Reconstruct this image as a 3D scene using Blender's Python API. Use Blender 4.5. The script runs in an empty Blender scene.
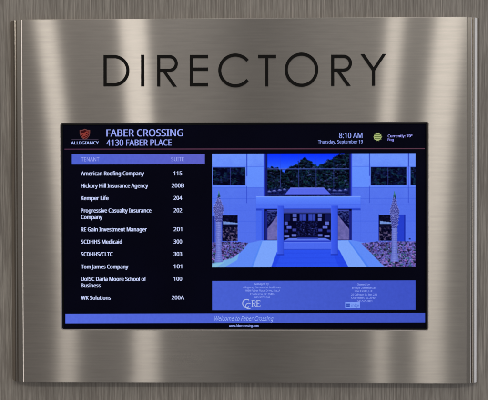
import bpy, bmesh, math, random
import numpy as np
from mathutils import Matrix, Vector

random.seed(4); rng = np.random.default_rng(7)
S = 0.00194            # metres per design unit
Z0 = 1.5               # height of the sign's centre above the floor
C = bpy.context.scene.collection

# ------------------------------------------------------------------ helpers
def V(x, y, z):        # design units (right, up, out of the wall) -> metres
    return (x*S, -z*S, y*S)

def lin(c):
    c = c.lstrip('#'); o = []
    for i in (0, 2, 4):
        v = int(c[i:i+2], 16)/255
        o.append(v/12.92 if v <= .04045 else ((v+.055)/1.055)**2.4)
    return o

def obj(name, bm, mats, parent=None, smooth=False, **props):
    me = bpy.data.meshes.new(name)
    bm.to_mesh(me); bm.free()
    if not isinstance(mats, (list, tuple)): mats = [mats]
    for m in mats: me.materials.append(m)
    if smooth:
        for p in me.polygons: p.use_smooth = True
    o = bpy.data.objects.new(name, me); C.objects.link(o)
    if parent: o.parent = parent
    for k, v in props.items(): o[k] = v
    return o

def bx(bm, x0, x1, y0, y1, z0, z1, mi=0):
    vs = [bm.verts.new(V(x, y, z)) for x in (x0, x1) for y in (y0, y1) for z in (z0, z1)]
    for f in ((0,1,3,2),(4,6,7,5),(0,4,5,1),(2,3,7,6),(0,2,6,4),(1,5,7,3)):
        bm.faces.new([vs[i] for i in f]).material_index = mi
    return vs

def prism(bm, pts, z0, z1, mi=0):
    a = [bm.verts.new(V(x, y, z0)) for x, y in pts]
    b = [bm.verts.new(V(x, y, z1)) for x, y in pts]
    n = len(pts)
    bm.faces.new(b).material_index = mi
    bm.faces.new(a[::-1]).material_index = mi
    for i in range(n):
        bm.faces.new((a[i], a[(i+1) % n], b[(i+1) % n], b[i])).material_index = mi

def fix(bm):
    bmesh.ops.recalc_face_normals(bm, faces=bm.faces[:])
    return bm

# ------------------------------------------------------------------ materials
def mat(name):
    m = bpy.data.materials.new(name); m.use_nodes = True
    nt = m.node_tree; nt.nodes.clear()
    out = nt.nodes.new('ShaderNodeOutputMaterial')
    def N(t, **k):
        n = nt.nodes.new(t)
        for a, b in k.items():
            if a.startswith('i_'):
                key = a[2:].replace('_', ' ')
                n.inputs[key].default_value = b
            else: setattr(n, a, b)
        return n
    def L(a, b): nt.links.new(a, b)
    return m, N, L, out

def principled(name, col, rough=.5, metal=0., coat=0., spec=.5):
    m, N, L, out = mat(name)
    p = N('ShaderNodeBsdfPrincipled')
    p.inputs['Base Color'].default_value = (*col, 1)
    p.inputs['Roughness'].default_value = rough
    p.inputs['Metallic'].default_value = metal
    p.inputs['Coat Weight'].default_value = coat
    p.inputs['Specular IOR Level'].default_value = spec
    n = N('ShaderNodeTexNoise'); n.inputs['Scale'].default_value = 900
    b = N('ShaderNodeBump'); b.inputs['Strength'].default_value = .04; b.inputs['Distance'].default_value = .0002
    L(n.outputs['Fac'], b.inputs['Height']); L(b.outputs[0], p.inputs['Normal'])
    L(p.outputs[0], out.inputs[0])
    return m

def glow(name, col, strength=1.):
    """a lit area of the display: emission with the glass reflection over it"""
    m, N, L, out = mat(name)
    e = N('ShaderNodeEmission'); e.inputs['Color'].default_value = (*col, 1); e.inputs['Strength'].default_value = strength
    L(e.outputs[0], out.inputs[0])
    return m

def steel(name, tint, tangent=(1, 0, 0), r=.27, a=.72, iso=.30, along='x', streak=1., iso_r=.42, smudge=0.):
    m, N, L, out = mat(name)
    tc = N('ShaderNodeTexCoord')
    def streaks(sx, sz, detail=3):
        mp = N('ShaderNodeMapping'); mp.inputs['Scale'].default_value = (sx, 1, sz) if along == 'x' else (sz, 1, sx)
        L(tc.outputs['Object'], mp.inputs[0])
        n = N('ShaderNodeTexNoise'); n.inputs['Scale'].default_value = 1.; n.inputs['Detail'].default_value = detail
        n.inputs['Roughness'].default_value = .6
        L(mp.outputs[0], n.inputs[0]); return n
    n1 = streaks(9, 380, 0); n2 = streaks(30, 210, 0); n3 = streaks(5, 14, 3)
    mx = N('ShaderNodeMix', data_type='FLOAT'); mx.inputs[0].default_value = .45
    L(n1.outputs['Fac'], mx.inputs[2]); L(n2.outputs['Fac'], mx.inputs[3])
    # colour variation of the grain
    cr = N('ShaderNodeMapRange'); cr.inputs[1].default_value = .3; cr.inputs[2].default_value = .7
    cr.inputs[3].default_value = 1-.045*streak; cr.inputs[4].default_value = 1+.045*streak
    L(mx.outputs[0], cr.inputs[0])
    c3 = N('ShaderNodeMapRange'); c3.inputs[1].default_value = .3; c3.inputs[2].default_value = .7
    c3.inputs[3].default_value = .985; c3.inputs[4].default_value = 1.015
    L(n3.outputs['Fac'], c3.inputs[0])
    mm = N('ShaderNodeMath', operation='MULTIPLY'); L(cr.outputs[0], mm.inputs[0]); L(c3.outputs[0], mm.inputs[1])
    col = N('ShaderNodeVectorMath', operation='SCALE'); col.inputs[0].default_value = tint
    L(mm.outputs[0], col.inputs['Scale'])
    rr = N('ShaderNodeMapRange'); rr.inputs[1].default_value = .3; rr.inputs[2].default_value = .7
    rr.inputs[3].default_value = r*.99; rr.inputs[4].default_value = r*1.01
    L(n3.outputs['Fac'], rr.inputs[0])
    g = N('ShaderNodeBsdfAnisotropic', distribution='MULTI_GGX')
    g.inputs['Anisotropy'].default_value = a
    L(col.outputs[0], g.inputs['Color']); L(rr.outputs[0], g.inputs['Roughness'])
    tg = N('ShaderNodeCombineXYZ')
    for i in range(3): tg.inputs[i].default_value = tangent[i]
    if along == 'x':      # each brushed scratch leans a hair off horizontal
        w_ = N('ShaderNodeMapRange'); w_.inputs[1].default_value = .3; w_.inputs[2].default_value = .7
        w_.inputs[3].default_value = -.0018; w_.inputs[4].default_value = .0018
        n5 = streaks(30, 240, 0); L(n5.outputs['Fac'], w_.inputs[0]); L(w_.outputs[0], tg.inputs[2])
    L(tg.outputs[0], g.inputs['Tangent'])
    g2 = N('ShaderNodeBsdfAnisotropic', distribution='MULTI_GGX')
    g2.inputs['Roughness'].default_value = iso_r
    L(col.outputs[0], g2.inputs['Color'])
    ms = N('ShaderNodeMixShader'); ms.inputs[0].default_value = iso
    L(g.outputs[0], ms.inputs[1]); L(g2.outputs[0], ms.inputs[2]); L(ms.outputs[0], out.inputs[0])
    return m

STEEL = steel('brushed_steel', (.635, .594, .560), r=.27, a=.86, iso=.12, iso_r=.45)
RAIL = steel('rail_steel', (.55, .51, .465), r=.24, a=.3, iso=.4, along='z', streak=.4, iso_r=.24)
BEVEL = steel('polished_edge', (.88, .84, .80), r=.24, a=.2, iso=.6, streak=.3, iso_r=.33)
CUT = steel('cut_steel_edge', (.42, .39, .37), r=.5, a=.1, iso=.5, streak=.3, iso_r=.6)
BLACK = principled('black_acrylic', (.006, .005, .0045), .6, spec=.18)
BEZEL = principled('black_plastic', (.004, .004, .005), .45, spec=.2)

def laminate():
    m, N, L, out = mat('streaked_laminate')
    tc = N('ShaderNodeTexCoord')
    def ns(sx, sz, detail, rough=.55, dist=0.):
        mp = N('ShaderNodeMapping'); mp.inputs['Scale'].default_value = (sx, 1, sz)
        L(tc.outputs['Object'], mp.inputs[0])
        n = N('ShaderNodeTexNoise'); n.inputs['Scale'].default_value = 1; n.inputs['Detail'].default_value = detail
        n.inputs['Roughness'].default_value = rough; n.inputs['Distortion'].default_value = dist
        L(mp.outputs[0], n.inputs[0]); return n.outputs['Fac']
    a = ns(250, 8, 4); b = ns(560, 14, 3); c = ns(22, 1.2, 3); d = ns(1100, 60, 2)
    def mixf(x, y, f):
        q = N('ShaderNodeMix', data_type='FLOAT'); q.inputs[0].default_value = f
        L(x, q.inputs[2]); L(y, q.inputs[3]); return q.outputs[0]
    h = mixf(mixf(mixf(a, b, .5), c, .15), d, .12)
    r = N('ShaderNodeValToRGB'); L(h, r.inputs[0])
    el = r.color_ramp.elements
    el[0].position = .36; el[0].color = (.21, .188, .167, 1)
    el[1].position = .64; el[1].color = (.60, .55, .50, 1)
    e = el.new(.47); e.color = (.315, .286, .257, 1)
    e = el.new(.54); e.color = (.43, .395, .357, 1)
    p = N('ShaderNodeBsdfPrincipled'); p.inputs['Roughness'].default_value = .55
    p.inputs['Specular IOR Level'].default_value = .3
    L(r.outputs[0], p.inputs['Base Color'])
    bmp = N('ShaderNodeBump'); bmp.inputs['Strength'].default_value = .25; bmp.inputs['Distance'].default_value = .0004
    L(h, bmp.inputs['Height']); L(bmp.outputs[0], p.inputs['Normal'])
    L(p.outputs[0], out.inputs[0]); return m
LAM = laminate()

# ------------------------------------------------------------------ wall
bm = bmesh.new(); bx(bm, -1100, 1100, -770, 750, -40, -1.2); fix(bm)
wall = obj('wall', bm, LAM, kind='structure')
wall.location = (0, 0, Z0)

# ------------------------------------------------------------------ the sign
sign = bpy.data.objects.new('directory_sign', None); C.objects.link(sign)
sign.location = (0, 0, Z0)
sign.empty_display_size = .2
sign['label'] = 'brushed stainless steel building directory with lit blue and black screen on streaked wall'
sign['category'] = 'sign'

FW, FT, FB = 222.6, 182.7, -182.6          # half width, top, bottom of the face (front plane z = 8)
FZ = 8.0
# everything in front-plane coordinates below was taken at z = 0 of the fit: shift the whole sign back by FZ
sign.location = (0, FZ*S, Z0); wall.location = (0, FZ*S, Z0)
X0, X1, Y0, Y1 = -182.5, 183.9, -128.9, 77.9   # cut-out for the screen

def faceplate():
    bm = bmesh.new()
    def ring(x0, x1, y0, y1, z, n=0, rad=0.):
        pts = []
        if not rad: x1 = FW-(FW-x1)*.3
        if rad:
            for cx, cy, a0 in ((x1-rad, y1-rad, 0), (x0+rad, y1-rad, 90), (x0+rad, y0+rad, 180), (x1-rad, y0+rad, 270)):
                for k in range(5):
                    a = math.radians(a0+k*22.5); pts.append((cx+rad*math.cos(a), cy+rad*math.sin(a)))
        else:
            pts = [(x1, y1), (x0, y1), (x0, y0), (x1, y0)]
        return [bm.verts.new(V(x, y, z)) for x, y in pts]
    R = 1.6
    # cut-out edge: flat face rolls into the opening
    rings = [ring(X0, X1, Y0, Y1, 2.2, rad=R), ring(X0, X1, Y0, Y1, FZ-.9, rad=R),
             ring(X0-.3, X1+.3, Y0-.3, Y1+.3, FZ-.3, rad=R+.3), ring(X0-.9, X1+.9, Y0-.9, Y1+.9, FZ, rad=R+.9)]
    for a, b in zip(rings, rings[1:]):
        n = len(a)
        for i in range(n):
            f = bm.faces.new((a[i], a[(i+1) % n], b[(i+1) % n], b[i])); f.material_index = 2; f.smooth = True
    inner = rings[-1]
    outer = ring(-FW+1.2, FW-1.2, FB+.66, FT-.66, FZ)
    # bridge inner (20 verts, 5 per corner TR,TL,BL,BR) to outer 4 corners
    for q in range(4):
        for k in range(4):
            bm.faces.new((inner[q*5+k], inner[q*5+k+1], outer[q]))
        bm.faces.new((inner[q*5+4], inner[(q*5+5) % 20], outer[(q+1) % 4], outer[q]))
    # outer rolled edge
    prev = outer
    for d, z in ((.35, FZ-.2), (.1, FZ-.6), (0., FZ-1.2), (0., 0.)):
        cur = ring(-FW+d, FW-d, FB+d*.55, FT-d*.55, z)
        for i in range(4):
            f = bm.faces.new((prev[i], prev[(i+1) % 4], cur[(i+1) % 4], cur[i]))
            f.material_index = 1 if i in (1, 3) else 0
        prev = cur
    fix(bm)
    return obj('faceplate', bm, [STEEL, BEVEL, CUT], sign)
faceplate()

def rail(side):
    # profile: (offset outward, height off the back)
    p = [(0.15, 0), (0.15, 6.5), (.8, 6.7), (4.6, 6.55), (5.2, 6.3), (5.35, 5.5), (6.0, 5.3), (6.3, 6.0), (6.9, 6.45)]
    for k in range(1, 10):
        a = math.radians(90-k*10)
        p.append((6.9+7.6*math.cos(a), 0.6+5.85*math.sin(a)))
    p += [(14.6, 0)]
    if side < 0:      # the left-hand moulding falls away at once, without the flat crown
        p = p[:8]+[(7.0, 6.4), (9.0, 5.2), (11.0, 3.5), (12.8, 1.6), (13.9, 0)]
    bm = bmesh.new()
    ends = []
    for y, dz in ((FB+.3, 0), (FB+.7, .3), (FT-.7, .3), (FT-.3, 0)):
        ends.append([bm.verts.new(V(side*(FW+o), y, z)) for o, z in p])
    n = len(p)
    for a, b in zip(ends, ends[1:]):
        for i in range(n-1):
            f = bm.faces.new((a[i], a[i+1], b[i+1], b[i])); f.smooth = i > 8 and side > 0
    bm.faces.new(ends[0]); bm.faces.new(ends[-1][::-1])
    fix(bm)
    return obj('side_rail', bm, RAIL, sign)
rail(-1); rail(1)

# ------------------------------------------------------------------ DIRECTORY lettering (thin black acrylic)
def stroke(bm, pts, w, z0, z1, closed=False, mi=0):
    """constant-width ribbon along a polyline, extruded to a solid"""
    n = len(pts); L_, R_ = [], []
    for i in range(n):
        p = Vector(pts[i])
        a = Vector(pts[i-1]) if (i > 0 or closed) else None
        b = Vector(pts[(i+1) % n]) if (i < n-1 or closed) else None
        t1 = (p-a).normalized() if a is not None else (b-p).normalized()
        t2 = (b-p).normalized() if b is not None else t1
        n1 = Vector((-t1.y, t1.x)); n2 = Vector((-t2.y, t2.x))
        m = (n1+n2)
        m = m.normalized() if m.length > 1e-6 else n1
        k = w/2/max(.35, m.dot(n1))
        L_.append(p+m*k); R_.append(p-m*k)
    rows = []
    for i in range(n):
        rows.append([bm.verts.new(V(L_[i].x, L_[i].y, z1)), bm.verts.new(V(R_[i].x, R_[i].y, z1)),
                     bm.verts.new(V(R_[i].x, R_[i].y, z0)), bm.verts.new(V(L_[i].x, L_[i].y, z0))])
    m_ = n if closed else n-1
    for i in range(m_):
        a, b = rows[i], rows[(i+1) % n]
        for q in range(4):
            bm.faces.new((a[q], a[(q+1) % 4], b[(q+1) % 4], b[q])).material_index = mi
    if not closed:
        bm.faces.new(rows[0][::-1]).material_index = mi; bm.faces.new(rows[-1]).material_index = mi

def arc(cx, cy, rx, ry, a0, a1, n=28):
    return [(cx+rx*math.cos(math.radians(a0+(a1-a0)*i/n)), cy+ry*math.sin(math.radians(a0+(a1-a0)*i/n))) for i in range(n+1)]

# photo pixels of the face -> plane coordinates (small keystone of the snapshot taken out)
QX = [(61.2, 123.5), (427.8, 122.8), (62., 329.), (427.6, 330.5)]
def pl(px, py):
    v = (py-123.15)/(329.75-123.15)
    for _ in range(3):
        xl = QX[0][0]+(QX[2][0]-QX[0][0])*v; xr = QX[1][0]+(QX[3][0]-QX[1][0])*v
        u = (px-xl)/(xr-xl)
        yt = QX[0][1]+(QX[1][1]-QX[0][1])*u; yb = QX[2][1]+(QX[3][1]-QX[2][1])*u
        v = (py-yt)/(yb-yt)
    return X0+(X1-X0)*u, Y1+(Y0-Y1)*v

LW = 3.05
def letter(ch):
    g = {}
    T, B = 55.2+LW/2, 86.2-LW/2       # cap line / base line centre of stroke, photo px
    segs = []
    if ch == 'D':
        x = 105.6
        r = (B-T)/2; cx = 114.6
        segs = [([(x, B)]+[(x, T)]+[(cx, T)]+arc(cx, (T+B)/2, 13.9, -r, 90, -90)[1:-1]+[(cx, B)], True)]
    elif ch == 'I':
        segs = [([(143.4, 55.0), (143.4, 86.3)], False)]
    elif ch in ('R', 'r'):
        x = 159.5 if ch == 'R' else 333.4
        cy = T+6.9
        segs = [([(x, 86.4), (x, T), (x+10.5, T)]+arc(x+10.5, cy, 7.1, -6.9, 90, -90)[1:-1]+[(x+10.5, cy+6.9), (x+LW/2, cy+6.9)], False),
                ([(x+5.2, cy+7.3), (x+17.6, 88.5)], False)]
    elif ch == 'E':
        x = 192.2
        segs = [([(208.9, T), (x, T), (x, B), (208.9, B)], False), ([(x+LW/2, 69.3), (208.9, 69.3)], False)]
    elif ch == 'C':
        segs = [(arc(236.3, 70.6, 15.6, -15.3, 39, 321, 44), False)]
    elif ch == 'T':
        segs = [([(259.0, T), (276.9, T)], False), ([(267.7, T+LW/2), (267.7, 86.4)], False)]
    elif ch == 'O':
        segs = [(arc(302.3, 70.0, 15.2, -15.5, 0, 360, 56)[:-1], True)]
    elif ch == 'Y':
        segs = [([(361.3, 52.0), (374.0, 70.5)], False), ([(386.3, 52.0), (374.0, 70.5)], False), ([(374.0, 69.6), (374.0, 86.2)], False)]
    bm = bmesh.new()
    for k, (pts, closed) in enumerate(segs):
        stroke(bm, [pl(*p) for p in pts], LW, FZ-.3, FZ+.35+k*.02, closed)
    if ch in 'RrY':
        for co, no in ((pl(240, 55.0), 1), (pl(240, 86.4), -1)):
            geo = bm.verts[:]+bm.edges[:]+bm.faces[:]
            r_ = bmesh.ops.bisect_plane(bm, geom=geo, plane_co=V(co[0], co[1], 0), plane_no=(0, 0, no), clear_outer=True)
            eds = [e for e in r_['geom_cut'] if isinstance(e, bmesh.types.BMEdge)]
            if eds: bmesh.ops.holes_fill(bm, edges=eds)
    fix(bm)
    return obj('letter', bm, BLACK, sign, label='black letter ' + ch.upper())
for ch in 'DIRECTOrY': letter(ch)

# ------------------------------------------------------------------ display
SZ = FZ-2.0
bm = bmesh.new(); bx(bm, X0-4, X1+4, Y0-4, Y1+4, 0.4, SZ); fix(bm)
def panel_mat():
    m, N, L, out = mat('dark_display_glass')
    p = N('ShaderNodeBsdfPrincipled'); p.inputs['Base Color'].default_value = (.002, .002, .004, 1)
    p.inputs['Roughness'].default_value = .5; p.inputs['Specular IOR Level'].default_value = .03
    tc = N('ShaderNodeTexCoord'); n = N('ShaderNodeTexNoise'); n.inputs['Scale'].default_value = 9
    L(tc.outputs['Object'], n.inputs[0])
    r = N('ShaderNodeValToRGB'); L(n.outputs['Fac'], r.inputs[0])
    r.color_ramp.elements[0].color = (.0003, .0003, .0022, 1); r.color_ramp.elements[1].color = (.0010, .0010, .0060, 1)
    L(r.outputs[0], p.inputs['Emission Color']); p.inputs['Emission Strength'].default_value = 1
    L(p.outputs[0], out.inputs[0]); return m
screen = obj('screen', bm, panel_mat(), sign, label='lit display panel listing tenants and suites')
# thin black bezel round the lit area
bm = bmesh.new()
for a in ((X0-3, X0+1.3, Y0-3, Y1+3), (X1-1.6, X1+3, Y0-3, Y1+3), (X0+1.3, X1-1.6, Y1-1.4, Y1+3), (X0+1.3, X1-1.6, Y0-3, Y0+1.2)):
    bx(bm, *a, SZ+.02, SZ+.9)
obj('bezel', fix(bm), BEZEL, screen)

def rect(name, px0, py0, px1, py1, m, z=.12, parent=None, **props):
    bm = bmesh.new()
    a, b, c, d = pl(px0, py1), pl(px1, py1), pl(px1, py0), pl(px0, py0)
    prism(bm, [a, b, c, d], SZ+z-.06, SZ+z)
    return obj(name, fix(bm), m, parent or screen, **props)

def grad(name, c0, c1, px0, px1, strength=1., mott=.05):
    """lit colour field that shades from c0 (left) to c1 (right), as the page design does"""
    m, N, L, out = mat(name)
    tc = N('ShaderNodeTexCoord'); sp = N('ShaderNodeSeparateXYZ'); L(tc.outputs['Object'], sp.inputs[0])
    mr = N('ShaderNodeMapRange'); L(sp.outputs[0], mr.inputs[0])
    mr.inputs[1].default_value = pl(px0, 220)[0]*S; mr.inputs[2].default_value = pl(px1, 220)[0]*S
    r = N('ShaderNodeValToRGB'); L(mr.outputs[0], r.inputs[0])
    r.color_ramp.elements[0].color = (*lin(c0), 1); r.color_ramp.elements[1].color = (*lin(c1), 1)
    n = N('ShaderNodeTexNoise'); n.inputs['Scale'].default_value = 160; n.inputs['Detail'].default_value = 2
    L(tc.outputs['Object'], n.inputs[0])
    q = N('ShaderNodeMapRange'); L(n.outputs['Fac'], q.inputs[0])
    q.inputs[3].default_value = strength*(1-mott*2); q.inputs[4].default_value = strength*(1+mott*2)
    e = N('ShaderNodeEmission'); L(r.outputs[0], e.inputs[0]); L(q.outputs[0], e.inputs[1])
    L(e.outputs[0], out.inputs[0]); return m

rect('divider_line', 64, 148.1, 425.5, 149.2, grad('divider_red', '4a2a44', '5a3848', 64, 425))
rect('table_heading_bar', 71.3, 153.6, 205.4, 163.9, grad('heading_blue', '4e62d2', '5c60c8', 71, 205))
rect('contact_panel', 212.9, 281.0, 416.2, 310.6, grad('contact_blue', '4860d2', '3e52c4', 213, 416))
rect('welcome_bar', 64.8, 313.7, 425.8, 323.4, grad('welcome_blue', '546aE0', '4054c2', 65, 425))

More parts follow.
